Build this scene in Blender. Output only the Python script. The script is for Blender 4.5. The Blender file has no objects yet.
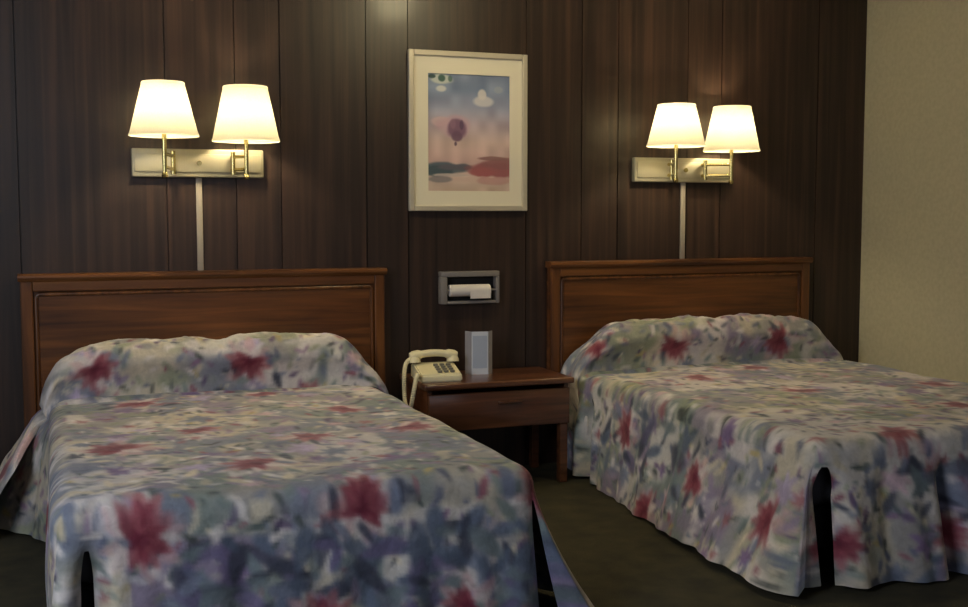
import bpy, bmesh, math, random
import numpy as np
from mathutils import Vector, Matrix

S = bpy.context.scene
COL = S.collection
rng = np.random.default_rng(7)
random.seed(7)

# ------------------------------------------------------------------ camera
F_PX, CAM_D, CAM_H, YAW, PITCH, ROLL, CAM_X = 1150.257, 5.3053, 1.2742, .3616, .0787, -.0006, .1187
cam_d = bpy.data.cameras.new('camera')
cam_d.sensor_fit = 'HORIZONTAL'
cam_d.sensor_width = 36.0
cam_d.lens = F_PX / 968 * 36.0
cam_d.clip_start = .05
cam = bpy.data.objects.new('camera', cam_d)
COL.objects.link(cam)
fw = Vector((math.sin(YAW) * math.cos(PITCH), math.cos(YAW) * math.cos(PITCH), -math.sin(PITCH)))
rt = Vector((math.cos(YAW), -math.sin(YAW), 0))
up = rt.cross(fw)
r2 = rt * math.cos(ROLL) + up * math.sin(ROLL)
u2 = -rt * math.sin(ROLL) + up * math.cos(ROLL)
m = Matrix((r2, u2, -fw)).transposed().to_4x4()
m.translation = Vector((CAM_X, -CAM_D, CAM_H))
cam.matrix_world = m
S.camera = cam

# ------------------------------------------------------------------ world, daylight, exposure
w = bpy.data.worlds.new('world')
S.world = w
w.use_nodes = True
w.node_tree.nodes['Background'].inputs[0].default_value = (.55, .65, .9, 1)
w.node_tree.nodes['Background'].inputs[1].default_value = .035
S.view_settings.view_transform = 'Standard'
S.view_settings.look = 'None'
S.view_settings.gamma = 1
S.view_settings.use_curve_mapping = False
S.view_settings.exposure = 0.0


def area(name, loc, target, sx, sy, watts, col):
    d = bpy.data.lights.new(name, 'AREA')
    d.shape = 'RECTANGLE'
    d.size, d.size_y = sx, sy
    d.energy = watts
    d.color = col
    o = bpy.data.objects.new(name, d)
    COL.objects.link(o)
    o.location = loc
    o.rotation_euler = (Vector(target) - Vector(loc)).to_track_quat('-Z', 'Y').to_euler()
    return o


area('window_daylight', (-1.9, -4.0, 2.2), (.6, -1.8, .4), 1.5, 1.1, 78, (.84, .90, 1.0))
area('front_fill', (1.2, -7.2, 1.6), (2.0, -1.0, .6), 2.6, 1.5, 8, (.86, .88, 1.0))  # weak fill light added behind the camera, not a real doorway


def point(name, loc, watts, col, rad=.03, parent=None):
    d = bpy.data.lights.new(name, 'POINT')
    d.energy = watts
    d.color = col
    d.shadow_soft_size = rad
    o = bpy.data.objects.new(name, d)
    COL.objects.link(o)
    o.location = loc
    if parent:
        o.parent = parent
    return o


BULB_W = 10
BULB_COL = (1.0, .82, .50)
point('ceiling_bulb', (1.96, -1.0, 2.46), 25, (1.0, .86, .50), .11)


# ------------------------------------------------------------------ helpers
def lin(c):
    c = np.asarray(c, float) / 255.0
    return np.where(c <= .04045, c / 12.92, ((c + .055) / 1.055) ** 2.4)


def l4(r, g, b):
    return (*[float(x) for x in lin((r, g, b))], 1)


class NT:
    def __init__(self, name):
        self.mat = bpy.data.materials.new(name)
        self.mat.use_nodes = True
        self.t = self.mat.node_tree
        self.b = self.t.nodes['Principled BSDF']

    def n(self, typ, **kw):
        nd = self.t.nodes.new(typ)
        for k, v in kw.items():
            if k.startswith('i_'):
                nd.inputs[k[2:].replace('_', ' ')].default_value = v
            else:
                setattr(nd, k, v)
        return nd

    def l(self, a, b):
        self.t.links.new(a, b)


def ramp(nt, fac, stops):
    r = nt.n('ShaderNodeValToRGB')
    e = r.color_ramp.elements
    while len(e) < len(stops):
        e.new(.5)
    for k, (p, c) in enumerate(stops):
        e[k].position = p
        e[k].color = c
    nt.l(fac, r.inputs[0])
    return r.outputs[0]


def mapped(nt, scale, coord='Object'):
    tc = nt.n('ShaderNodeTexCoord')
    mp = nt.n('ShaderNodeMapping')
    mp.inputs['Scale'].default_value = scale
    nt.l(tc.outputs[coord], mp.inputs[0])
    return mp.outputs[0]


def bump(nt, h, strength, dist=.01):
    b = nt.n('ShaderNodeBump')
    b.inputs['Strength'].default_value = strength
    b.inputs['Distance'].default_value = dist
    nt.l(h, b.inputs['Height'])
    nt.l(b.outputs[0], nt.b.inputs['Normal'])


def plain(name, rgb, rough=.5, metal=0.0):
    nt = NT(name)
    nt.b.inputs['Base Color'].default_value = l4(*rgb)
    nt.b.inputs['Roughness'].default_value = rough
    nt.b.inputs['Metallic'].default_value = metal
    nz = nt.n('ShaderNodeTexNoise')
    nz.inputs['Scale'].default_value = 60
    nt.l(mapped(nt, (1, 1, 1)), nz.inputs[0])
    mr = nt.n('ShaderNodeMapRange')
    mr.inputs['To Min'].default_value = max(rough - .05, 0)
    mr.inputs['To Max'].default_value = min(rough + .05, 1)
    nt.l(nz.outputs[0], mr.inputs[0])
    nt.l(mr.outputs[0], nt.b.inputs['Roughness'])
    return nt.mat


def wood(name, dark, mid, light, scale, rough, coat=0.0, attr=None, bumps=.15):
    nt = NT(name)
    v = mapped(nt, scale)
    n1 = nt.n('ShaderNodeTexNoise')
    n1.inputs['Scale'].default_value = 1.0
    n1.inputs['Detail'].default_value = 8
    n1.inputs['Distortion'].default_value = .6
    nt.l(v, n1.inputs[0])
    c = ramp(nt, n1.outputs[0], [(.28, l4(*dark)), (.5, l4(*mid)), (.75, l4(*light))])
    if attr:
        a = nt.n('ShaderNodeVertexColor')
        a.layer_name = attr
        mx = nt.n('ShaderNodeMix')
        mx.data_type = 'RGBA'
        mx.blend_type = 'MULTIPLY'
        mx.inputs[0].default_value = 1
        nt.l(c, mx.inputs[6])
        nt.l(a.outputs[0], mx.inputs[7])
        c = mx.outputs[2]
    nt.l(c, nt.b.inputs['Base Color'])
    nt.b.inputs['Roughness'].default_value = rough
    nt.b.inputs['Coat Weight'].default_value = coat
    nt.b.inputs['Coat Roughness'].default_value = .15
    bump(nt, n1.outputs[0], bumps, .002)
    return nt.mat


def mesh_np(name, V, Fq, mat, parent=None, smooth=True, col=None, colname='weave'):
    me = bpy.data.meshes.new(name)
    V = np.asarray(V, float)
    me.from_pydata(V.tolist(), [], Fq if isinstance(Fq, list) else Fq.tolist())
    me.polygons.foreach_set('use_smooth', [smooth] * len(me.polygons))
    if col is not None:
        at = me.color_attributes.new(colname, 'FLOAT_COLOR', 'POINT')
        c4 = np.ones((len(V), 4), np.float32)
        c4[:, :3] = col
        at.data.foreach_set('color', c4.ravel())
    me.materials.append(mat)
    me.update()
    o = bpy.data.objects.new(name, me)
    COL.objects.link(o)
    if parent:
        o.parent = parent
    return o


def obj(name, bm, mat, parent=None, smooth=False, loc=None):
    me = bpy.data.meshes.new(name)
    bmesh.ops.recalc_face_normals(bm, faces=bm.faces)
    bm.to_mesh(me)
    bm.free()
    me.materials.append(mat)
    if smooth:
        me.polygons.foreach_set('use_smooth', [True] * len(me.polygons))
        try:
            me.set_sharp_from_angle(angle=math.radians(38))
        except Exception:
            pass
    o = bpy.data.objects.new(name, me)
    COL.objects.link(o)
    if parent:
        o.parent = parent
    if loc:
        o.location = loc
    return o


def box(bm, x0, x1, y0, y1, z0, z1, bev=0.0, seg=2):
    vs = [bm.verts.new((x, y, z)) for x in (x0, x1) for y in (y0, y1) for z in (z0, z1)]
    fs = [(0, 1, 3, 2), (4, 6, 7, 5), (0, 4, 5, 1), (2, 3, 7, 6), (0, 2, 6, 4), (1, 5, 7, 3)]
    faces = [bm.faces.new([vs[i] for i in f]) for f in fs]
    if bev > 0:
        ed = list({e for f in faces for e in f.edges})
        bmesh.ops.bevel(bm, geom=ed, offset=bev, segments=seg, profile=.5, affect='EDGES')
    return bm


def B(*a, **k):
    return box(bmesh.new(), *a, **k)


def tube(bm, pts, r, seg=10, caps=True):
    """sweep a circle along a polyline"""
    pts = [Vector(p) for p in pts]
    rings = []
    prev = None
    for i, p in enumerate(pts):
        a = pts[max(i - 1, 0)]
        b = pts[min(i + 1, len(pts) - 1)]
        t = (b - a).normalized()
        if prev is None:
            ref = Vector((0, 0, 1)) if abs(t.z) < .9 else Vector((1, 0, 0))
            n = t.cross(ref).normalized()
        else:
            n = (prev - t * prev.dot(t)).normalized()
        prev = n
        bn = t.cross(n)
        rr = r[i] if isinstance(r, (list, tuple)) else r
        rings.append([bm.verts.new(p + (n * math.cos(k * 2 * math.pi / seg) + bn * math.sin(k * 2 * math.pi / seg)) * rr)
                      for k in range(seg)])
    for a, b in zip(rings, rings[1:]):
        for k in range(seg):
            bm.faces.new((a[k], a[(k + 1) % seg], b[(k + 1) % seg], b[k]))
    if caps:
        bm.faces.new(rings[0][::-1])
        bm.faces.new(rings[-1])
    return bm


def lathe(bm, prof, cx, cy, seg=48, close=False):
    rings = []
    for r, z in prof:
        rings.append([bm.verts.new((cx + r * math.cos(2 * math.pi * k / seg), cy + r * math.sin(2 * math.pi * k / seg), z))
                      for k in range(seg)])
    pr = list(zip(rings, rings[1:]))
    if close:
        pr.append((rings[-1], rings[0]))
    for a, b in pr:
        for k in range(seg):
            bm.faces.new((a[k], a[(k + 1) % seg], b[(k + 1) % seg], b[k]))
    return bm


def thing(name, label, cat, loc=(0, 0, 0), group=None):
    o = bpy.data.objects.new(name, None)
    o.empty_display_size = .1
    COL.objects.link(o)
    o.location = loc
    return tag(o, label, cat, group)


def tag(o, label, cat, group=None):
    o['label'] = label
    o['category'] = cat
    if group:
        o['group'] = group
    return o


def struct(o, label, cat):
    o['kind'] = 'structure'
    return tag(o, label, cat)


def shift(o, loc):
    """re-base a mesh built in world coordinates onto an Empty at loc"""
    o.data.transform(Matrix.Translation(-Vector(loc)))
    return o


# ------------------------------------------------------------------ materials
M_panel = wood('dark_walnut_panelling', (29, 19, 15), (47, 33, 27), (69, 48, 38), (30, 30, .8), .44, .10, 'tint', .2)
M_head = wood('cherry_headboard_wood', (60, 32, 12), (98, 57, 24), (128, 79, 36), (1.6, 12, 26), .36, .25)
M_headv = wood('cherry_headboard_stile_wood', (60, 32, 12), (98, 57, 24), (128, 79, 36), (26, 12, 1.6), .36, .25)
M_stand = wood('dark_cherry_nightstand_wood', (54, 30, 18), (88, 52, 32), (118, 74, 48), (1.8, 16, 28), .28, .5)
M_brass = plain('polished_brass', (205, 190, 130), .24, 1.0)
M_plate = plain('brushed_pale_brass_plate', (166, 161, 140), .45, .4)
M_cover = plain('pale_metal_cord_channel', (172, 162, 148), .45, .2)
M_chrome = plain('dull_grey_metal', (140, 134, 132), .45, .25)
M_black = plain('dark_recess', (14, 11, 10), .7)
M_paper = plain('white_paper', (226, 218, 212), .9)
M_card = plain('white_card', (206, 210, 220), .72)
M_cardside = plain('grey_card_wing', (150, 148, 156), .72)
M_cardprint = plain('pale_blue_card_print', (168, 178, 198), .72)
M_phone = plain('cream_telephone_plastic', (226, 216, 180), .38)
M_phonekeys = plain('grey_keypad_plastic', (120, 116, 104), .5)
M_frame = plain('pale_silver_frame', (196, 186, 168), .4, .25)
M_mat = plain('cream_mount_board', (228, 219, 198), .85)
M_ticking = plain('shade_grey_ticking', (84, 84, 90), .9)  # ticking darkened so the slit corners look shaded inside
M_base = plain('shade_dark_base_cloth', (36, 36, 40), .9)  # shade behind the slit corners is put into this cloth colour too
M_bulb = NT('lit_bulb_glass')
M_bulb.b.inputs['Emission Color'].default_value = (1, .82, .5, 1)
M_bulb.b.inputs['Emission Strength'].default_value = 6
M_bulb = M_bulb.mat

SHADE_T = .27
nt = NT('linen_lamp_shade')
nt.t.nodes.remove(nt.b)
out = nt.t.nodes['Material Output']
tr = nt.n('ShaderNodeBsdfTranslucent')
df = nt.n('ShaderNodeBsdfDiffuse')
nz = nt.n('ShaderNodeTexNoise')
nz.inputs['Scale'].default_value = 160
nt.l(mapped(nt, (1, 1, 1)), nz.inputs[0])
cc = ramp(nt, nz.outputs[0], [(.3, l4(246, 238, 214)), (.7, l4(252, 246, 226))])
hs = nt.n('ShaderNodeHueSaturation')
hs.inputs['Value'].default_value = SHADE_T
nt.l(cc, hs.inputs['Color'])
nt.l(hs.outputs[0], tr.inputs[0])
nt.l(cc, df.inputs[0])
mx = nt.n('ShaderNodeMixShader')
mx.inputs[0].default_value = .55
nt.l(df.outputs[0], mx.inputs[1])
nt.l(tr.outputs[0], mx.inputs[2])
nt.l(mx.outputs[0], out.inputs[0])
M_shade = nt.mat

nt = NT('floral_quilted_cotton')
a = nt.n('ShaderNodeVertexColor')
a.layer_name = 'weave'
nz = nt.n('ShaderNodeTexNoise')
nz.inputs['Scale'].default_value = 34
nz.inputs['Detail'].default_value = 5
nz.inputs['Distortion'].default_value = 1.2
nt.l(mapped(nt, (1, 1, 1)), nz.inputs[0])
mr = nt.n('ShaderNodeMapRange')
mr.inputs['To Min'].default_value = .72
mr.inputs['To Max'].default_value = 1.28
nt.l(nz.outputs[0], mr.inputs[0])
mx = nt.n('ShaderNodeMix')
mx.data_type = 'RGBA'
mx.blend_type = 'MULTIPLY'
mx.inputs[0].default_value = .8
nt.l(a.outputs[0], mx.inputs[6])
nt.l(mr.outputs[0], mx.inputs[7])
nt.l(mx.outputs[2], nt.b.inputs['Base Color'])
nt.b.inputs['Roughness'].default_value = .78
nt.b.inputs['Sheen Weight'].default_value = .15
n2 = nt.n('ShaderNodeTexNoise')
n2.inputs['Scale'].default_value = 14
n2.inputs['Detail'].default_value = 4
nt.l(mapped(nt, (1, 1, 1)), n2.inputs[0])
bump(nt, n2.outputs[0], .35, .03)
M_floral = nt.mat

nt = NT('painted_print')
a = nt.n('ShaderNodeVertexColor')
a.layer_name = 'print'
nt.l(a.outputs[0], nt.b.inputs['Base Color'])
nt.b.inputs['Roughness'].default_value = .6
M_print = nt.mat

nt = NT('olive_carpet')
v = mapped(nt, (1, 1, 1))
n1 = nt.n('ShaderNodeTexNoise')
n1.inputs['Scale'].default_value = 9
n1.inputs['Detail'].default_value = 6
nt.l(v, n1.inputs[0])
n2 = nt.n('ShaderNodeTexNoise')
n2.inputs['Scale'].default_value = 300
n2.inputs['Detail'].default_value = 2
nt.l(v, n2.inputs[0])
ad = nt.n('ShaderNodeMath', operation='MULTIPLY_ADD')
ad.inputs[1].default_value = .5
nt.l(n2.outputs[0], ad.inputs[0])
mm = nt.n('ShaderNodeMath', operation='MULTIPLY')
mm.inputs[1].default_value = .5
nt.l(n1.outputs[0], mm.inputs[0])
nt.l(mm.outputs[0], ad.inputs[2])
nt.l(ramp(nt, ad.outputs[0], [(.35, l4(36, 34, 22)), (.5, l4(55, 51, 33)), (.66, l4(74, 68, 44))]), nt.b.inputs['Base Color'])
nt.b.inputs['Roughness'].default_value = .95
bump(nt, n2.outputs[0], .6, .006)
M_carpet = nt.mat

nt = NT('beige_textured_plaster')
v = mapped(nt, (1, 1, 1))
n1 = nt.n('ShaderNodeTexNoise')
n1.inputs['Scale'].default_value = 45
n1.inputs['Detail'].default_value = 5
nt.l(v, n1.inputs[0])
nt.l(ramp(nt, n1.outputs[0], [(.35, l4(180, 172, 144)), (.65, l4(188, 180, 151))]), nt.b.inputs['Base Color'])
nt.b.inputs['Roughness'].default_value = .9
bump(nt, n1.outputs[0], .25, .008)
M_plaster = nt.mat
M_ceil = plain('off_white_ceiling_paint', (206, 200, 186), .9)

# ------------------------------------------------------------------ room shell
XR, XL, YF, ZC = 4.394, -2.4, -7.6, 2.50
struct(obj('floor', B(XL - .1, XR + .1, YF, .1, -.1, 0), M_carpet), 'dark olive brown carpet between the two beds', 'floor')
struct(obj('ceiling', B(XL - .1, XR + .1, YF, .1, ZC, ZC + .1), M_ceil), 'off white ceiling above the room', 'ceiling')
struct(obj('wall_right', B(XR, XR + .1, YF, .1, 0, ZC), M_plaster), 'beige textured plaster wall beside the right bed', 'wall')
struct(obj('wall_left', B(XL - .1, XL, YF, .1, 0, ZC), M_plaster), 'beige plaster wall opposite, left of the beds', 'wall')

# back wall: one sheet of grooved planks
xs = [XL]
grooves = []
x = XL + .07
widths = [.405, .205, .61, .305, .205]
k = 0
while x < XR - .05:
    grooves.append(x)
    x += widths[k % 5]
    k += 1
off = min((.618 - g for g in grooves), key=abs)
grooves = [g + off for g in grooves]
if min(abs(1.744 - g) for g in grooves) > .03:
    grooves = [g for g in grooves if abs(g - 1.744) > .05] + [1.744]
grooves = sorted(g for g in grooves if XL + .02 < g < XR - .02)
prof = [(XL, 0, 1)]
cols = []
tint = 1.0
pts = []
for g in grooves + [XR]:
    pts.append((g, tint))
    tint = float(rng.uniform(.9, 1.1))
VV, FF, CC = [], [], []


def strip(xa, ya, xb, yb, t):
    i = len(VV)
    VV.extend([(xa, ya, 0), (xb, yb, 0), (xb, yb, ZC), (xa, ya, ZC)])
    CC.extend([(t, t * .99, t * .98)] * 4)
    FF.append((i, i + 1, i + 2, i + 3))


prev = XL
for g, t in pts:
    last = g == XR
    e = g if last else g - .003
    strip(prev, 0, e, 0, t)
    if not last:
        strip(e, 0, g - .0015, .006, .72)
        strip(g - .0015, .006, g + .0015, .006, .45)
        strip(g + .0015, .006, g + .003, 0, .72)
        prev = g + .003
i = len(VV)
VV += [(XL, .1, 0), (XR, .1, 0), (XR, .1, ZC), (XL, .1, ZC)]
CC += [(1, 1, 1)] * 4
FF.append((i + 1, i, i + 3, i + 2))
struct(mesh_np('wall_back', VV, FF, M_panel, smooth=False, col=np.array(CC), colname='tint'),
       'dark brown grooved wood panelled wall behind both headboards', 'wall')

# ------------------------------------------------------------------ floral cloth pattern (painted on a small canvas)
RES = .006
CU, CV = 4.4, 4.4          # canvas size in metres, cloth (u, v) offset so that u in [-1, 3.4]
NU = int(CU / RES)
C_CREAM, C_GREY, C_PEARL = (214, 202, 178), (158, 154, 152), (222, 214, 210)
C_TEAL, C_BLUE, C_LAV = (120, 134, 132), (118, 126, 148), (146, 130, 160)
C_NAVY, C_CRIM, C_PINK, C_OCH, C_ROSE = (58, 62, 80), (124, 42, 60), (206, 168, 168), (188, 170, 116), (156, 86, 94)
C_SAGE = (146, 152, 126)


def smooth_noise(n, cells, seed):
    r = np.random.default_rng(seed)
    g = r.random((cells + 2, cells + 2))
    t = np.linspace(0, cells, n)
    i = np.minimum(t.astype(int), cells - 1)
    f = t - i
    f = f * f * (3 - 2 * f)
    a = g[i][:, i] * (1 - f)[None, :] + g[i][:, i + 1] * f[None, :]
    b = g[i + 1][:, i] * (1 - f)[None, :] + g[i + 1][:, i + 1] * f[None, :]
    return a * (1 - f)[:, None] + b * f[:, None]


class Canvas:
    def __init__(self, seed):
        self.r = np.random.default_rng(seed)
        n = NU
        base = np.ones((n, n, 3)) * np.array(C_GREY, float)
        for col, cells, th, sd in ((C_CREAM, 15, .48, 1), (C_TEAL, 13, .56, 2), (C_LAV, 14, .60, 3), (C_BLUE, 12, .58, 4), (C_SAGE, 17, .62, 5), (C_PEARL, 20, .55, 6)):
            f = .65 * smooth_noise(n, cells, seed * 17 + sd) + .35 * smooth_noise(n, cells * 3, seed * 19 + sd)
            a = np.clip((f - th) / .10, 0, 1)[..., None] * .8
            base = base * (1 - a) + np.array(col) * a
        self.c = base

    def blob(self, u, v, ru, rv, ang, col, al=.9, soft=.35):
        R = max(ru, rv) * 1.15
        i0, i1 = int((u + 1 - R) / RES), int((u + 1 + R) / RES) + 2
        j0, j1 = int((v + 1 - R) / RES), int((v + 1 + R) / RES) + 2
        i0, j0 = max(i0, 0), max(j0, 0)
        i1, j1 = min(i1, NU), min(j1, NU)
        if i1 <= i0 or j1 <= j0:
            return
        U = np.arange(i0, i1)[None, :] * RES - 1 - u
        V = np.arange(j0, j1)[:, None] * RES - 1 - v
        c, s = math.cos(ang), math.sin(ang)
        p = (U * c + V * s) / ru
        q = (-U * s + V * c) / rv
        # petal: pointed at the far end
        q = q / np.maximum(1 - .45 * p, .2)
        d = np.sqrt(p * p + q * q)
        a = np.clip((1 - d) / soft, 0, 1)[..., None] * al
        cur = self.c[j0:j1, i0:i1]
        jit = np.array(col) * (1 + self.r.uniform(-.08, .08))
        self.c[j0:j1, i0:i1] = cur * (1 - a) + jit * a

    def petals(self, u, v, size, n, col, a0=0.0, spread=2 * math.pi, al=.9, width=.30, inner=.45):
        for k in range(n):
            t = a0 + spread * (k + .5) / n + self.r.uniform(-.15, .15)
            L = size * self.r.uniform(.75, 1.1)
            self.blob(u + math.cos(t) * L * inner, v + math.sin(t) * L * inner, L * .5, L * width, t, col, al)

    def leaf(self, u, v, L, col):
        self.blob(u, v, L, L * self.r.uniform(.28, .45), self.r.uniform(0, 6.28), col, self.r.uniform(.65, .95))

    def flower(self, u, v, s=.12):
        r = self.r
        a = r.uniform(0, 6.28)
        self.petals(u, v, s * 1.5, 8, C_PINK, a, al=.65, width=.22)
        self.petals(u, v, s * 1.4, 5, C_PEARL, a + .3, al=.7, width=.20)
        for k in range(7):
            self.leaf(u + r.uniform(-1, 1) * s * 1.4, v + r.uniform(-1, 1) * s * 1.4, s * .5, [C_TEAL, C_NAVY, C_BLUE, C_LAV][r.choice(4)])
        d = r.uniform(0, 6.28)
        self.petals(u, v, s * 1.25, 7, C_ROSE, d, 4.4, al=.7, width=.20)
        self.petals(u, v, s * .95, 8, C_CRIM, d, 4.6, al=.70, width=.24, inner=.45)
        self.petals(u, v, s * .75, 5, C_ROSE, d + .4, 4.4, al=.6, width=.14, inner=.55)
        self.petals(u, v, s * .40, 6, (104, 26, 50), a + .5, al=.75)

    def scatter(self, big, dark=None, pale=()):
        r = self.r
        pal = [C_PEARL, C_CREAM, C_TEAL, C_BLUE, C_LAV, C_SAGE, C_GREY, C_OCH]
        for _ in range(6000):
            u, v = r.uniform(-.95, 3.3), r.uniform(-.95, 3.3)
            self.leaf(u, v, r.uniform(.014, .046), pal[r.choice(8, p=[.2, .2, .14, .12, .10, .1, .09, .05])])
        for _ in range(4200):
            u, v = r.uniform(-.95, 3.3), r.uniform(-.95, 3.3)
            self.leaf(u, v, r.uniform(.012, .036), [C_NAVY, (74, 86, 86), (92, 72, 112), (146, 84, 100), (92, 98, 124), (60, 66, 64), (140, 108, 140)][r.choice(7)])
        for _ in range(420):
            u, v = r.uniform(-.95, 3.3), r.uniform(-.95, 3.3)
            self.petals(u, v, r.uniform(.04, .085), 7, [C_LAV, C_BLUE, (184, 168, 200), C_PEARL, (206, 176, 186), (128, 104, 150)][r.choice(6)], r.uniform(0, 6), al=.8, width=.22)
        for _ in range(130):
            u, v = r.uniform(-.95, 3.3), r.uniform(-.95, 3.3)
            self.petals(u, v, r.uniform(.03, .05), 6, C_ROSE, r.uniform(0, 6), al=.6, width=.22)
        for (u0, u1, v0, v1, n) in pale:  # extra pale leaves: part pattern, part daylight painted into the corner
            for _ in range(n):
                self.leaf(r.uniform(u0, u1), r.uniform(v0, v1), r.uniform(.02, .06), [C_PEARL, (230, 224, 222), (200, 196, 204), C_CREAM][r.choice(4)])
        if dark:  # extra slate leaves: part pattern, part painted shade of the hanging drape
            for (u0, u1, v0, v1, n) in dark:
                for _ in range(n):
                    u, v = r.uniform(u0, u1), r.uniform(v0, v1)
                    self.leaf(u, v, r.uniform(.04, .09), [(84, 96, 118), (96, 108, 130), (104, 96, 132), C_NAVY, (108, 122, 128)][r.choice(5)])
        for (u, v, s) in big:
            self.flower(u, v, s)
        # a gentle blur, as printed watercolour
        c = self.c
        c = (4 * c + np.roll(c, 1, 0) + np.roll(c, -1, 0) + np.roll(c, 1, 1) + np.roll(c, -1, 1)) / 8
        self.c = lin(c)
        return self

    def sample(self, u, v):
        fi = np.clip((np.asarray(u) + 1) / RES, 0, NU - 2.001)
        fj = np.clip((np.asarray(v) + 1) / RES, 0, NU - 2.001)
        i, j = fi.astype(int), fj.astype(int)
        a, b = (fi - i)[:, None], (fj - j)[:, None]
        c = self.c
        return (c[j, i] * (1 - a) + c[j, i + 1] * a) * (1 - b) + (c[j + 1, i] * (1 - a) + c[j + 1, i + 1] * a) * b


# ------------------------------------------------------------------ bedspread geometry
def sstep(x):
    x = np.clip(x, 0, 1)
    return x * x * (3 - 2 * x)


def graded(a, b, n, r=.09, m=9):
    """grid lines from a to b, dense near both ends"""
    e = r * (1 - np.cos(np.linspace(0, math.pi / 2, m)))
    mid = np.linspace(a + r, b - r, n)[1:-1]
    return np.concatenate([a + e, mid, (b - e)[::-1]])


def spread_mesh(name, x0, x1, y_head, y_foot, zt, canvas, parent, flare, notches, waves, seed, splits=()):
    """top sheet with rounded edges, running into a hanging drape on the left, foot and right sides.
    flare(side, t) -> outward distance at the hem; notches -> [(perimeter pos, depth, width)]"""
    r = .07
    gx = graded(x0, x1, int((x1 - x0) / .009), r)
    # rows from head to foot; only the foot end is rounded
    ey = r * (1 - np.cos(np.linspace(0, math.pi / 2, 9)))
    gy = np.concatenate([np.linspace(y_head, y_foot + r, int((y_head - y_foot) / .011))[:-1], (y_foot + ey)[::-1]])
    nx, ny = len(gx), len(gy)
    X, Y = np.meshgrid(gx, gy)
    U, Vc = X - x0, y_head - Y
    # round the plan corners at the foot
    rc = .07
    for sx, cx in ((-1, x0 + rc), (1, x1 - rc)):
        cy = y_foot + rc
        px, py = (X - cx) * sx, cy - Y
        mk = (px > 0) & (py > 0)
        mmax = np.maximum(px, py)
        ln = np.hypot(px, py)
        f = np.where(mk, mmax / np.maximum(ln, 1e-9), 1)
        X = np.where(mk, cx + px * f * sx, X)
        Y = np.where(mk, cy - py * f, Y)
    dx = np.minimum(gx - x0, x1 - gx)[None, :] + 0 * Y
    dyf = (gy - y_foot)[:, None] + 0 * X
    d = np.minimum(dx, dyf)
    dd = np.clip(r - d, 0, r)
    Z = zt - (r - np.sqrt(np.maximum(r * r - dd * dd, 0)))
    puff = (smooth_noise(400, 9, seed)[(np.clip(Vc / 2.4, 0, 1) * 399).astype(int), (np.clip(U / 2.4, 0, 1) * 399).astype(int)] - .5) * .016
    puff += (smooth_noise(400, 26, seed + 1)[(np.clip(Vc / 2.4, 0, 1) * 399).astype(int), (np.clip(U / 2.4, 0, 1) * 399).astype(int)] - .5) * .008
    Z = Z + puff * sstep(d / r)
    # the sheet dips where it is tucked in front of the pillows
    crease = np.exp(-((Y - (y_head - .145)) / .030) ** 2) * .030
    Z = Z - crease * sstep(d / (r * .8))
    V = [np.stack([X.ravel(), Y.ravel(), Z.ravel()], 1)]
    UV = [np.stack([U.ravel(), Vc.ravel()], 1)]
    idx = np.arange(nx * ny).reshape(ny, nx)
    Fq = np.stack([idx[:-1, :-1].ravel(), idx[1:, :-1].ravel(), idx[1:, 1:].ravel(), idx[:-1, 1:].ravel()], 1)
    # perimeter
    per = np.concatenate([idx[:, 0], idx[-1, 1:], idx[::-1, -1][1:]])
    P = V[0][per]
    Puv = UV[0][per]
    npz = len(per)
    L1 = y_head - y_foot
    Wd = x1 - x0
    s = np.concatenate([Vc[:, 0], L1 + U[-1, 1:], L1 + Wd + (L1 - Vc[::-1, -1][1:])])
    # outward normal in plan
    T = np.gradient(P[:, :2], axis=0)
    T /= np.maximum(np.linalg.norm(T, axis=1), 1e-9)[:, None]
    N = np.stack([T[:, 1], -T[:, 0]], 1)
    N[:] = np.where((s < L1 - .12)[:, None], np.array([-1.0, 0]), N)
    N[:] = np.where((s > L1 + Wd + .12)[:, None], np.array([1.0, 0]), N)
    zb0 = zt - r
    NR = 44
    rg = np.random.default_rng(seed)
    wv = sum(a * np.sin(2 * math.pi * s / wl + ph) for a, wl, ph in
             [(a, wl, rg.uniform(0, 6.28)) for a, wl in waves])
    hw = np.exp(-(s / .55) ** 2)
    fl = np.array([flare(float(q), L1, Wd) for q in s])
    pv, pu = [], []
    for k in range(1, NR + 1):
        t = k / NR
        hem = .018 + .012 * np.sin(s * 3.1 + seed)
        z = zb0 + (hem - zb0) * t
        o = fl * (hw * t ** .72 + (1 - hw) * (.25 * t + .75 * t ** 1.6)) + wv * sstep(t * 1.3) * 1.0 + .006 * math.sin(t * math.pi)
        for (c, dp, wd) in notches:
            o = o - dp * np.exp(-((s - c) / wd) ** 2) * sstep(t * 3.0)
            o = o + dp * .38 * (np.exp(-((s - c - 2.4 * wd) / (1.1 * wd)) ** 2) + np.exp(-((s - c + 2.4 * wd) / (1.1 * wd)) ** 2)) * sstep(t * 2)
        sl = np.zeros_like(s)
        for (c, top, w0, w1) in splits:
            if t > top:
                g = (t - top) / (1 - top)
                km = int(np.argmin(np.abs((s[:-1] + s[1:]) / 2 - c)))
                sg = np.where(np.arange(npz) <= km, -1.0, 1.0)
                sl += sg * (w0 + (w1 - w0) * g) * min(1, g * 5) ** .6 * np.exp(-np.abs(s - c) / .07)
        Tx, Ty = -N[:, 1], N[:, 0]
        pv.append(np.stack([P[:, 0] + N[:, 0] * o + Tx * sl, P[:, 1] + N[:, 1] * o + Ty * sl, z + 0 * s], 1))
        q = zb0 * t
        du = np.where(s < L1 - .01, -1, np.where(s > L1 + Wd + .01, 1, 0)) * q
        dv = np.where((s >= L1 - .01) & (s <= L1 + Wd + .01), 1, 0) * q
        pu.append(np.stack([Puv[:, 0] + du, Puv[:, 1] + dv], 1))
    base = nx * ny
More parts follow.
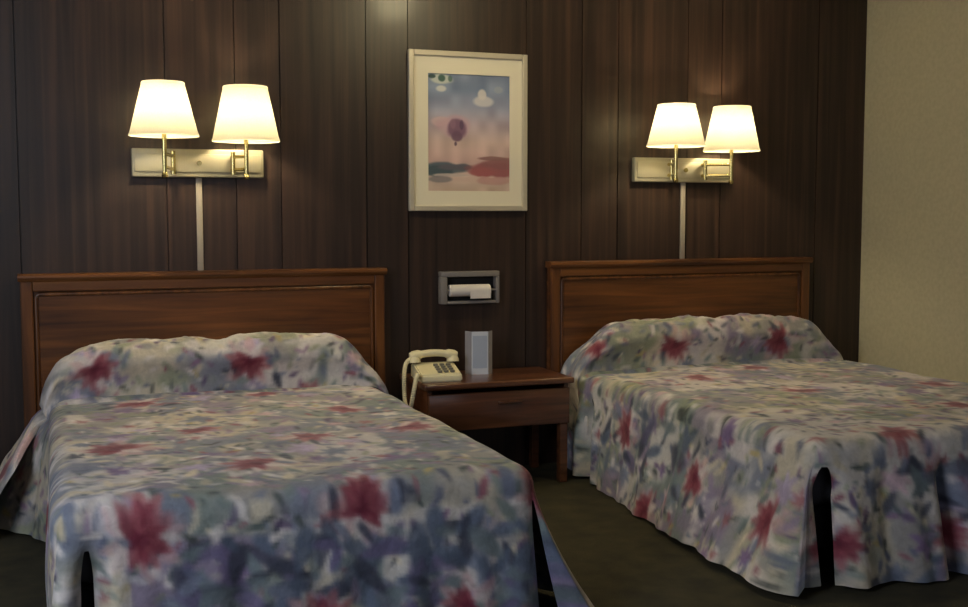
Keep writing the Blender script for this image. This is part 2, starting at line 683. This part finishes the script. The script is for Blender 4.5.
    V.append(np.concatenate(pv))
    UV.append(np.concatenate(pu))
    ring = [per] + [base + k * npz + np.arange(npz) for k in range(NR)]
    fl_ = [Fq]
    sm = (s[:-1] + s[1:]) / 2
    for k, (a, b) in enumerate(zip(ring, ring[1:])):
        t = (k + .5) / NR
        keep = np.ones(npz - 1, bool)
        for (c, top, w0, w1) in splits:          # the cloth is slit at the foot corners
            if t > top:
                keep &= np.arange(npz - 1) != int(np.argmin(np.abs(sm - c)))
        fl_.append(np.stack([a[:-1], b[:-1], b[1:], a[1:]], 1)[keep])
    V = np.concatenate(V)
    UV = np.concatenate(UV)
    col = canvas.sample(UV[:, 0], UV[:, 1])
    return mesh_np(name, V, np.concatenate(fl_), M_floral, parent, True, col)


def pillow_mesh(name, x0, x1, zt, canvas, parent, h0, yf, yb, lf, rf, seed, uoff=0.0, voff=3.2, power=4.0, fwd=.11):
    """the end of the spread folded over the pillows: a long bulge across the bed with two hanging flaps.
    lf / rf = (outward flare at hem, hem height) of the side flaps"""
    # path in the XZ plane
    rr = .09
    path = []
    n1 = 26
    for k in range(n1):
        t = k / n1
        path.append((x0 - lf[0] * (1 - t) ** lf[2], lf[1] + (zt - rr - lf[1]) * t, 'f', (1 - t)))
    for k in range(10):
        a = math.pi - k / 10 * math.pi / 2
        path.append((x0 + rr + math.cos(a) * rr, zt - rr + math.sin(a) * rr, 'c', 0))
    n2 = 130
    for k in range(n2 + 1):
        path.append((x0 + rr + (x1 - x0 - 2 * rr) * k / n2, zt, 't', 0))
    for k in range(1, 11):
        a = math.pi / 2 - k / 10 * math.pi / 2
        path.append((x1 - rr + math.cos(a) * rr, zt - rr + math.sin(a) * rr, 'c', 0))
    for k in range(1, n1 + 1):
        t = 1 - k / n1
        path.append((x1 + rf[0] * (1 - t) ** 1.3, rf[1] + (zt - rr - rf[1]) * t, 'f', (1 - t)))
    PX = np.array([[p[0], p[1]] for p in path])
    drop = np.array([p[3] for p in path])
    T = np.gradient(PX, axis=0)
    T /= np.linalg.norm(T, axis=1)[:, None]
    Nn = np.stack([-T[:, 1], T[:, 0]], 1)
    upw = np.array([.25 if p[2] == 'f' else .82 for p in path])
    for _ in range(4):
        upw = np.convolve(np.pad(upw, 3, 'edge'), np.ones(7) / 7, 'valid')
    Nn = Nn * (1 - upw)[:, None] + np.array([0, 1.0]) * upw[:, None]
    Nn /= np.linalg.norm(Nn, axis=1)[:, None]
    arc = np.concatenate([[0], np.cumsum(np.linalg.norm(np.diff(PX, axis=0), axis=1))])
    mid = arc[-1] / 2
    topw = (x1 - x0) / 2
    e = (arc - mid) / (topw - .03)
    h = h0 * np.maximum(1 - np.abs(e) ** power, 0) ** .5
    h = np.maximum(h, .025)
    for _ in range(6):
        h = np.convolve(np.pad(h, 3, 'edge'), np.ones(7) / 7, 'valid')
    # wide shallow dips between the pillows
    h = h * (1 - .07 * np.exp(-((arc - mid - .02) / .05) ** 2))
    nj = 64
    tj = (1 - np.cos(np.linspace(0, math.pi, nj))) / 2
    prof = (1 - np.abs(2 * tj - 1) ** 2.6) ** (1 / 2.2)
    rg = smooth_noise(500, 22, seed)
    rg2 = smooth_noise(500, 60, seed + 5)
    V = []
    UV = []
    for i in range(len(path)):
        bulge = h[i] * prof
        k = int(arc[i] / arc[-1] * 499)
        wr = ((rg[k][(tj * 120).astype(int)] - .5) * .030 + (rg2[k][(tj * 160).astype(int)] - .5) * .012) * prof
        bulge = bulge + wr * min(1, h[i] / .1 + .3)
        dr = drop[i]
        hh = h[i] / h0
        y = yf + (yb - yf) * tj - .035 * np.sin(tj * math.pi) ** 2 * (1 - tj) * hh + .055 * np.exp(-(tj / .05) ** 2) * hh
        y = y - fwd * (1 - tj) * sstep(dr * 3)
        y = y + dr * .03 * np.sin(tj * 9 + seed)
        y = y + (1 - dr) * 0
        x = PX[i, 0] + Nn[i, 0] * bulge
        z = PX[i, 1] + Nn[i, 1] * bulge
        V.append(np.stack([x, y, z], 1))
        ln = np.concatenate([[0], np.cumsum(np.hypot(np.diff(y), np.diff(bulge)))])
        UV.append(np.stack([np.full(nj, arc[i] - (mid - topw) + uoff), voff - ln], 1))
    V = np.concatenate(V)
    UV = np.concatenate(UV)
    idx = np.arange(len(path) * nj).reshape(len(path), nj)
    Fq = np.stack([idx[:-1, :-1].ravel(), idx[1:, :-1].ravel(), idx[1:, 1:].ravel(), idx[:-1, 1:].ravel()], 1)
    col = canvas.sample(UV[:, 0], UV[:, 1])
    o = mesh_np(name, V, Fq, M_floral, parent, True, col)
    return o


# ------------------------------------------------------------------ beds
def headboard(x0, x1, ztop, parent):
    loc = parent.location
    zb = .28
    bm = B(x0, x1, -.045, -.006, zb, ztop - .03, .004)
    hb = shift(obj('headboard', bm, M_head, parent), loc)
    bm = bmesh.new()
    box(bm, x0 + .055, x1 - .055, -.050, -.0455, zb + .02, ztop - .085, .001, 1)
    shift(obj('headboard_panel', bm, M_head, hb), loc)
    bm = bmesh.new()
    bm.free()
    for xa in (x0, x1 - .05):
        shift(obj('stile', B(xa, xa + .05, -.066, -.0455, zb, ztop - .03, .005), M_headv, hb), loc)
    bm = B(x0 + .05, x1 - .05, -.066, -.0455, ztop - .075, ztop - .03, .005)
    shift(obj('top_rail', bm, M_head, hb), loc)
    bm = bmesh.new()
    xa, xb, zz = x0 + .062, x1 - .062, ztop - .087
    pts = [(xa, -.054, zb + .03), (xa, -.054, zz - .012), (xa + .012, -.054, zz), (xb - .012, -.054, zz), (xb, -.054, zz - .012), (xb, -.054, zb + .03)]
    tube(bm, pts, .009, 10)
    shift(obj('bead_moulding', bm, M_headv, hb, True), loc)
    bm = bmesh.new()
    # cap moulding: swept profile with an overhanging round nose
    pr = [(-.006, 0), (-.070, 0), (-.076, .006), (-.082, .016), (-.080, .026), (-.070, .031), (-.006, .031)]
    ra = [bm.verts.new((x0 - .008, y, ztop - .031 + z)) for y, z in pr]
    rb = [bm.verts.new((x1 + .008, y, ztop - .031 + z)) for y, z in pr]
    for k in range(len(pr)):
        kk = (k + 1) % len(pr)
        bm.faces.new((ra[k], ra[kk], rb[kk], rb[k]))
    bm.faces.new(ra[::-1])
    bm.faces.new(rb)
    shift(obj('cap_moulding', bm, M_head, hb, True), loc)
    return hb


def bed(label, x0, x1, zt, hb, loc, bx):
    t = thing('bed', label, 'bed', loc, 'motel beds')
    headboard(hb[0], hb[1], hb[2], t)
    shift(obj('mattress', B(bx[0] + .04, bx[1] - .04, -2.05, -.10, .25, zt - .045, .06, 4), M_ticking, t, True), loc)
    shift(obj('box_spring', B(bx[0] + .06, bx[1] - .06, -2.03, -.11, .09, .246, .03, 3), M_base, t, True), loc)
    return t


LX0, LX1, RX0, RX1 = .100, 1.505, 2.50, 4.06
YH, YFT = -.18, -2.13
bed('bed at the left of the nightstand, wooden headboard under the left wall lamp', LX0, LX1, .503, (0, 1.60, 1.015), (.8, -1.1, 0), (LX0, LX1))
bed('bed at the right by the beige wall, wooden headboard below the right wall lamp', RX0, RX1, .505, (2.460, 4.004, 1.031), (3.25, -1.1, 0), (RX0, RX1))

HD = .433          # height of the hanging drape

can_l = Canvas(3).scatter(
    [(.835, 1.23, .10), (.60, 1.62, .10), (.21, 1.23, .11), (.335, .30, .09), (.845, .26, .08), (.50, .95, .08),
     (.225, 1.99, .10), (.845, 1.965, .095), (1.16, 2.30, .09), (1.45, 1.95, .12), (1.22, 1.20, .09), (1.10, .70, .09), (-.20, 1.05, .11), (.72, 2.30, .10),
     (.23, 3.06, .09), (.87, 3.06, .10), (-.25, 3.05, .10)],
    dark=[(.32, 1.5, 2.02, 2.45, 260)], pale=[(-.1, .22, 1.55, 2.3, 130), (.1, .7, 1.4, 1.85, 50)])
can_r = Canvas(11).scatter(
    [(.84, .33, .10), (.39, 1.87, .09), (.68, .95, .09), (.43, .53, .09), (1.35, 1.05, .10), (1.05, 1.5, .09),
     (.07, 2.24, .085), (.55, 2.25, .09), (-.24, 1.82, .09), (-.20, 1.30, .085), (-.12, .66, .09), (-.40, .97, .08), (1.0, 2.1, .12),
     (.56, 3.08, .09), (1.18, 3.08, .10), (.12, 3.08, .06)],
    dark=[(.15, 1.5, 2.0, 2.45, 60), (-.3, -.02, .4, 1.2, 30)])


def flare_l(s, L, W):
    if s < L:                       # left side, head to foot
        return .26 * (1 - sstep(s / .60))
    if s < L + W:
        return .03 + .02 * ((s - L) / W) ** 2 + .17 * sstep((s - L - W + .012) / .02)
    return .05 + .17 * sstep((L + W + .55 - s) / .5)


def flare_r(s, L, W):
    if s < L:
        return .02 + .17 * sstep(s / L * 1.05)
    if s < L + W:
        return .09
    return .06


def bedspread(label, x0, x1, zt, canvas, flare, notches, waves, seed, pil, splits):
    loc = ((x0 + x1) / 2, -1.1, 0)
    t = thing('bedspread', label, 'bedspread', loc, 'floral bedspreads')
    o = spread_mesh('spread', x0, x1, YH, YFT, zt, canvas, t, flare, notches, waves, seed, splits)
    shift(o, loc)
    p = pillow_mesh('pillow_fold', *pil[:2], zt - .01, canvas, t, *pil[2:])
    shift(p, loc)
    return t


L1 = YH - YFT
bedspread('floral quilted bedspread on the left bed, hanging to the floor in front', LX0, LX1, .503, can_l, flare_l,
          [(L1 + .10, .05, .026)], [(.007, .31), (.006, .19), (.004, .11)], 5,
          (.10, 1.545, .240, -.315, -.075, (.26, .05, .62), (.06, .05), 3, 0.0, 3.2, 9.0, .32),
          [(L1 + .09, .13, .011, .018), (L1 + LX1 - LX0 - .008, .10, .012, .026)])
bedspread('floral quilted bedspread on the right bed, next to the beige wall', RX0, RX1, .505, can_r, flare_r,
          [(.26, .05, .03), (L1 + .055, .05, .034), (L1 + .30, .03, .04), (L1 + .56, .07, .035)], [(.008, .37), (.006, .23), (.004, .12)], 9,
          (2.50, 4.07, .245, -.315, -.075, (-.005, .03, 1.0), (.05, .05), 8, 0.0, 3.2, 5.0),
          [(.27, .10, .018, .030), (L1 + .055, .04, .038, .016)])

# ------------------------------------------------------------------ nightstand
NX0, NX1, NY0, NY1, NZ = 1.675, 2.41, -.45, -.035, .505
loc = ((NX0 + NX1) / 2, (NY0 + NY1) / 2, 0)
ns = thing('nightstand', 'dark reddish wood nightstand with one drawer between the two beds', 'nightstand', loc)
shift(obj('tabletop', B(NX0, NX1, NY0, NY1, NZ - .028, NZ, .007, 3), M_stand, ns, True), loc)
bm = bmesh.new()
box(bm, NX0 + .02, NX0 + .04, NY0 + .03, NY1 - .005, .285, NZ - .028)
box(bm, NX1 - .04, NX1 - .02, NY0 + .03, NY1 - .005, .285, NZ - .028)
box(bm, NX0 + .04, NX1 - .04, NY1 - .02, NY1 - .005, .285, NZ - .028)
box(bm, NX0 + .04, NX1 - .04, NY0 + .035, NY1 - .02, .285, .300)
shift(obj('case', bm, M_stand, ns), loc)
dr = shift(obj('drawer', B(NX0 + .02, NX1 - .02, NY0 + .010, NY0 + .030, .288, NZ - .048, .005), M_stand, ns, True), loc)
bm = bmesh.new()
cxn = 2.085
box(bm, cxn - .06, cxn + .06, NY0 - .006, NY0 + .0095, .398, .414, .005)
shift(obj('drawer_pull', bm, M_stand, dr, True), loc)
for lx in (NX0 + .02, NX1 - .06):
    for ly in (NY0 + .032, NY1 - .045):
        shift(obj('leg', B(lx, lx + .04, ly, ly + .04, 0, .285, .004), M_stand, ns), loc)

# ------------------------------------------------------------------ telephone
pl = (1.785, -.27, NZ)
ph = thing('telephone', 'cream desk telephone with coiled cord on the left end of the nightstand', 'telephone', pl)
ph.rotation_euler = (0, 0, math.radians(-4))
bm = bmesh.new()
side = [(-.105, 0), (.095, 0), (.098, .012), (.090, .068), (.045, .072), (-.100, .034), (-.108, .012)]
ra = [bm.verts.new((-.098, y, z)) for y, z in side]
rb = [bm.verts.new((.098, y, z)) for y, z in side]
for k in range(len(side)):
    kk = (k + 1) % len(side)
    bm.faces.new((ra[k], ra[kk], rb[kk], rb[k]))
bm.faces.new(ra[::-1])
bm.faces.new(rb)
bmesh.ops.bevel(bm, geom=list(bm.edges), offset=.006, segments=2, affect='EDGES')
obj('phone_body', bm, M_phone, ph, True)
bm = bmesh.new()
for ix in range(3):
    for iy in range(4):
        yy = -.078 + iy * .026
        zz = .0385 + (yy + .100) * (.038 / .145)
        xx = -.012 + ix * .030
        box(bm, xx, xx + .020, yy - .008, yy + .008, zz - .004, zz + .007, .002, 1)
obj('keypad', bm, M_phonekeys, ph)
bm = bmesh.new()
hp = [(-.112 + .224 * t, .050, .100 + .016 * math.sin(t * math.pi)) for t in np.linspace(0, 1, 17)]
tube(bm, hp, [.019 if (k < 1 or k > 15) else (.024 if (k < 4 or k > 12) else .017) for k in range(17)], 14)
for sx in (-.092, .092):
    tube(bm, [(sx, .050, .104), (sx, .046, .086), (sx, .044, .073)], [.022, .028, .030], 16)
obj('handset', bm, M_phone, ph, True)
bm = bmesh.new()
ctrl = [(-.105, .045, .095), (-.137, .030, .07), (-.152, 0, .0), (-.155, -.03, -.09), (-.154, -.085, -.135), (-.152, -.135, -.10), (-.140, -.150, -.02), (-.122, -.13, .035), (-.096, -.085, .022)]
ctrl = [Vector(c) for c in ctrl]


def catmull(cs, n):
    cs = [cs[0]] + cs + [cs[-1]]
    res = []
    for i in range(1, len(cs) - 2):
        for k in range(n):
            t = k / n
            a, b, c, d = cs[i - 1], cs[i], cs[i + 1], cs[i + 2]
            res.append(.5 * ((2 * b) + (c - a) * t + (2 * a - 5 * b + 4 * c - d) * t * t + (3 * b - a - 3 * c + d) * t ** 3))
    res.append(cs[-2])
    return res


cl = catmull(ctrl, 90)
hel = []
for k, p in enumerate(cl):
    t = (cl[min(k + 1, len(cl) - 1)] - cl[max(k - 1, 0)]).normalized()
    n = t.cross(Vector((1, .2, .1))).normalized()
    b = t.cross(n)
    a = k * 2 * math.pi / 8
    hel.append(p + (n * math.cos(a) + b * math.sin(a)) * .0075)
tube(bm, hel, .0034, 6)
obj('coiled_cord', bm, M_phone, ph, True)

# ------------------------------------------------------------------ folded card
cl_ = (2.035, -.17, NZ)
cd = thing('folded_card', 'white three panel card standing upright on the nightstand beside the telephone', 'card', cl_)
cd.rotation_euler = (0, 0, math.radians(-12))
obj('front_panel', B(-.040, .040, -.032, -.030, 0, .205), M_card, cd)
obj('printed_area', B(-.034, .034, -.0328, -.0322, .03, .185), M_cardprint, cd)
for s_ in (-1, 1):
    bm = bmesh.new()
    p = [(s_ * .0405, -.032), (s_ * .066, .010), (s_ * .0645, .011), (s_ * .0395, -.030)]
    a = [bm.verts.new((x, y, 0)) for x, y in p]
    b = [bm.verts.new((x, y, .205)) for x, y in p]
    for k in range(4):
        bm.faces.new((a[k], a[(k + 1) % 4], b[(k + 1) % 4], b[k]))
    bm.faces.new(a)
    bm.faces.new(b)
    obj('side_panel', bm, M_cardside, cd)

# ------------------------------------------------------------------ wall holder and paper roll
hx0, hx1, hz0, hz1 = 1.886, 2.189, .832, .990
loc = ((hx0 + hx1) / 2, 0, (hz0 + hz1) / 2)
hd = thing('wall_holder', 'grey metal framed paper holder on the panelled wall above the nightstand', 'holder', loc)
bm = bmesh.new()
box(bm, hx0, hx1, -.050, -.002, hz1 - .026, hz1, .004)
box(bm, hx0, hx0 + .032, -.050, -.002, hz0, hz1 - .0265, .004)
box(bm, hx1 - .018, hx1, -.050, -.002, hz0, hz1 - .0265, .004)
box(bm, hx0 + .0325, hx1 - .0185, -.050, -.002, hz0, hz0 + .014, .004)
shift(obj('metal_frame', bm, M_chrome, hd, True), loc)
shift(obj('dark_back', B(hx0 + .0325, hx1 - .0185, -.006, -.002, hz0 + .0145, hz1 - .0265), M_black, hd), loc)
bm = bmesh.new()
tube(bm, [(hx0 + .032, -.036, .897), (hx1 - .018, -.036, .897)], .006, 12)
shift(obj('spindle', bm, M_chrome, hd, True), loc)
bm = bmesh.new()
rx0, rx1 = 1.930, 2.140
R0, R1 = .029, .0075
prof = [(R1, rx0), (R0 - .003, rx0), (R0, rx0 + .003), (R0, rx1 - .003), (R0 - .003, rx1), (R1, rx1)]
lathe(bm, prof, 0, 0, 32, True)
bmesh.ops.rotate(bm, verts=bm.verts, matrix=Matrix.Rotation(math.pi / 2, 3, 'Y'))
bmesh.ops.translate(bm, verts=bm.verts, vec=(-(0), -.036, .897))
# loose end of paper hanging at the front of the roll
xs_ = [rx0 + .10, rx1 - .004]
q = [(-.036 - R0 - .0008, .897), (-.036 - R0 - .001, .880), (-.036 - R0 - .0005, .858)]
va = [[bm.verts.new((xx, y, z)) for y, z in q] for xx in xs_]
vb = [[bm.verts.new((xx, y - .0012, z)) for y, z in q] for xx in xs_]
for k in range(2):
    bm.faces.new((va[0][k], va[1][k], va[1][k + 1], va[0][k + 1]))
    bm.faces.new((vb[0][k], vb[0][k + 1], vb[1][k + 1], vb[1][k]))
pr_ = obj('paper_roll', bm, M_paper, None, True)
tag(pr_, 'white paper roll inside the grey metal wall holder', 'paper roll')

# ------------------------------------------------------------------ framed print
fx0, fx1, fz0, fz1 = 1.735, 2.345, 1.283, 2.047
loc = ((fx0 + fx1) / 2, 0, (fz0 + fz1) / 2)
fp = thing('framed_print', 'pale framed watercolour print of balloons over a landscape, hung between the lamps', 'picture', loc)
bm = bmesh.new()
fw_ = .026
box(bm, fx0, fx0 + fw_, -.030, -.003, fz0, fz1, .004)
box(bm, fx1 - fw_, fx1, -.030, -.003, fz0, fz1, .004)
box(bm, fx0 + fw_, fx1 - fw_, -.030, -.003, fz1 - fw_, fz1, .004)
box(bm, fx0 + fw_, fx1 - fw_, -.030, -.003, fz0, fz0 + fw_, .004)
shift(obj('frame', bm, M_frame, fp), loc)
ax0, ax1, az0, az1 = 1.835, 2.257, 1.380, 1.940
bm = bmesh.new()
box(bm, fx0 + fw_, ax0, -.014, -.004, fz0 + fw_, fz1 - fw_)
box(bm, ax1, fx1 - fw_, -.014, -.004, fz0 + fw_, fz1 - fw_)
box(bm, ax0, ax1, -.014, -.004, az1, fz1 - fw_)
box(bm, ax0, ax1, -.014, -.004, fz0 + fw_, az0)
shift(obj('mount', bm, M_mat, fp), loc)
# the print itself: painted grid
gx, gz = 127, 169
uu, vv = np.meshgrid(np.linspace(0, 1, gx), np.linspace(0, 1, gz))   # v = 0 bottom
img = np.zeros((gz, gx, 3))
stops = [(0, (196, 172, 158)), (.10, (200, 176, 166)), (.26, (206, 172, 168)), (.42, (204, 178, 172)), (.58, (180, 164, 176)), (.72, (146, 150, 176)), (.86, (124, 138, 168)), (1, (120, 132, 160))]
for ch in range(3):
    img[..., ch] = np.interp(vv, [s_[0] for s_ in stops], [s_[1][ch] for s_ in stops])
ns1 = smooth_noise(200, 9, 77)[(vv * 199).astype(int), (uu * 199).astype(int)]
img += ((ns1 - .5) * 36)[..., None]


def dab(cu, cv, ru, rv, col, al=.9, soft=.3):
    d = np.sqrt(((uu - cu) / ru) ** 2 + ((vv - cv) / rv) ** 2) + (ns1 - .5) * .4
    a = np.clip((1 - d) / soft, 0, 1)[..., None] * al
    img[:] = img * (1 - a) + np.array(col) * a


# ground: teal hills left, red mesas right
dab(.20, .19, .34, .06, (78, 92, 104)); dab(.10, .17, .25, .05, (66, 82, 92)); dab(.34, .205, .22, .03, (96, 92, 104))
dab(.80, .18, .36, .07, (150, 84, 90)); dab(.92, .24, .26, .05, (142, 92, 96)); dab(.66, .16, .2, .04, (164, 92, 96)); dab(.78, .285, .2, .02, (140, 100, 100))
dab(.30, .135, .26, .018, (196, 180, 174)); dab(.55, .10, .5, .03, (206, 178, 168), .72)
dab(.80, .09, .24, .04, (186, 140, 136), .7); dab(.15, .10, .18, .03, (120, 116, 122), .72)
# clouds
dab(.67, .775, .15, .055, (206, 202, 206)); dab(.66, .83, .06, .05, (212, 206, 206)); dab(.17, .60, .14, .05, (206, 176, 180), .8)
dab(.86, .88, .08, .04, (160, 164, 178), .7)
# balloons
dab(.33, .57, .24, .11, (196, 158, 172), .7); dab(.35, .545, .145, .09, (124, 90, 114), .95); dab(.35, .47, .07, .05, (112, 82, 104), .9); dab(.335, .405, .02, .022, (96, 74, 92), .9)
dab(.30, .58, .04, .05, (146, 108, 130), .7); dab(.41, .57, .03, .05, (88, 66, 92), .7)
dab(.16, .95, .15, .05, (200, 204, 196)); dab(.17, .96, .05, .035, (50, 84, 76)); dab(.05, .975, .05, .02, (40, 66, 66)); dab(.27, .96, .03, .03, (74, 104, 96), .8)
dab(.16, .875, .085, .035, (214, 212, 208))
Vp = np.stack([ax0 + uu.ravel() * (ax1 - ax0), np.full(gx * gz, -.0065), az0 + vv.ravel() * (az1 - az0)], 1)
idx = np.arange(gx * gz).reshape(gz, gx)
Fq = np.stack([idx[:-1, :-1].ravel(), idx[:-1, 1:].ravel(), idx[1:, 1:].ravel(), idx[1:, :-1].ravel()], 1)
shift(mesh_np('print', Vp, Fq, M_print, fp, False, lin(np.clip(img, 0, 255).reshape(-1, 3)), 'print'), loc)
shift(obj('backing', B(ax0, ax1, -.006, -.003, az0, az1), M_mat, fp), loc)


# ------------------------------------------------------------------ wall lamps
def wall_lamp(label, px0, px1, pz0, pz1, shades, cord, watts):
    """shades: (x, y, bottom r, top r, z bottom, z top, pivot x)"""
    loc = Vector(((px0 + px1) / 2, 0, (pz0 + pz1) / 2))
    t = thing('swing_arm_lamp', label, 'wall lamp', loc, 'two shade wall lamps')
    bp = shift(obj('back_plate', B(px0, px1, -.040, -.002, pz0, pz1, .006, 3), M_plate, t, True), loc)
    shift(obj('raised_band', B(px0 + .012, px1 - .012, -.046, -.0405, pz0 + .022, pz1 - .022, .003, 2), M_plate, bp, True), loc)
    bm = bmesh.new()
    zc = (pz0 + pz1) / 2
    tube(bm, [(loc.x, -.040, zc), (loc.x, -.056, zc)], .011, 16)
    shift(obj('switch_knob', bm, M_brass, bp, True), loc)
    x, w_ = cord[0], cord[1]
    shift(obj('cord_cover', B(x - w_ / 2, x + w_ / 2, -.014, -.001, cord[2], pz0 - .001, .003), M_cover, t, True), loc)
    for (sx, sy, rb_, rt_, z0, z1, pvx) in shades:
        bm = bmesh.new()
        # pivot boss with two knuckles, twin arms, end knuckle, upright stem
        tube(bm, [(pvx, -.075, pz0 + .012), (pvx, -.075, pz1 - .012)], .010, 14)
        for zz in (zc - .028, zc + .028):
            tube(bm, [(pvx, -.046, zz), (pvx, -.075, zz)], .009, 12)
            tube(bm, [(pvx, -.075, zz), (sx, sy, zz)], .0075, 12)
        tube(bm, [(sx, sy, zc - .055), (sx, sy, zc + .05), (sx, sy, z0 + .03)], .0095, 14)
        lathe(bm, [(.0, zc - .075), (.010, zc - .072), (.014, zc - .062), (.010, zc - .052), (.0, zc - .05)], sx, sy, 16)
        arm = shift(obj('swing_arm', bm, M_brass, t, True), loc)
        bm = bmesh.new()
        tube(bm, [(sx, sy, z0 + .031), (sx, sy, z0 + .072)], .017, 16)
        shift(obj('socket', bm, M_brass, arm, True), loc)
        bm = bmesh.new()
        th = .0015
        # one-sided fabric skin rolled at both rims, with a visible hem band
        prof = [(rb_, z0), (rb_ + .0015, z0 + .002), (rb_ + .0015 - (rb_ - rt_) * .03, z0 + .010), (rb_ - (rb_ - rt_) * .035, z0 + .0105)]
        for k in range(1, 10):
            f = .05 + .90 * k / 10
            prof.append((rb_ + (rt_ - rb_) * f, z0 + (z1 - z0) * f))
        prof += [(rt_ + (rb_ - rt_) * .035, z1 - .0105), (rt_ + .0015 + (rb_ - rt_) * .03, z1 - .010), (rt_ + .0015, z1 - .002), (rt_, z1)]
        lathe(bm, prof, sx, sy, 56)
        shade = shift(obj('lamp_shade', bm, M_shade, t, True), loc)
        bm = bmesh.new()
        zr = z1 - .02
        rr = rt_ + (rb_ - rt_) * .08 - .001
        for a in range(3):
            an = a * 2 * math.pi / 3 + .4
            tube(bm, [(sx + .006 * math.cos(an), sy + .006 * math.sin(an), zr), (sx + rr * math.cos(an), sy + rr * math.sin(an), zr)], .0018, 6)
        lathe(bm, [(.005, zr - .004), (.012, zr - .004), (.012, zr + .004), (.005, zr + .004)], sx, sy, 14, True)
        shift(obj('shade_fitter', bm, M_brass, shade, True), loc)
        point('bulb_light', Vector((sx, sy, z0 + .112)) - loc, watts, BULB_COL, .028, t)
    return t


wall_lamp('brass wall lamp with two lit cream shades above the left headboard', .468, 1.042, 1.432, 1.557,
          [(.583, -.30, .142, .086, 1.594, 1.818, .640), (.944, -.17, .146, .095, 1.586, 1.826, .900)], (.757, .027, 1.016), BULB_W)
wall_lamp('brass wall lamp with two lit cream shades above the right headboard', 2.936, 3.521, 1.432, 1.557,
          [(3.012, -.32, .143, .092, 1.598, 1.802, 3.13), (3.432, -.16, .144, .095, 1.590, 1.818, 3.33)], (3.238, .027, 1.032), BULB_W)
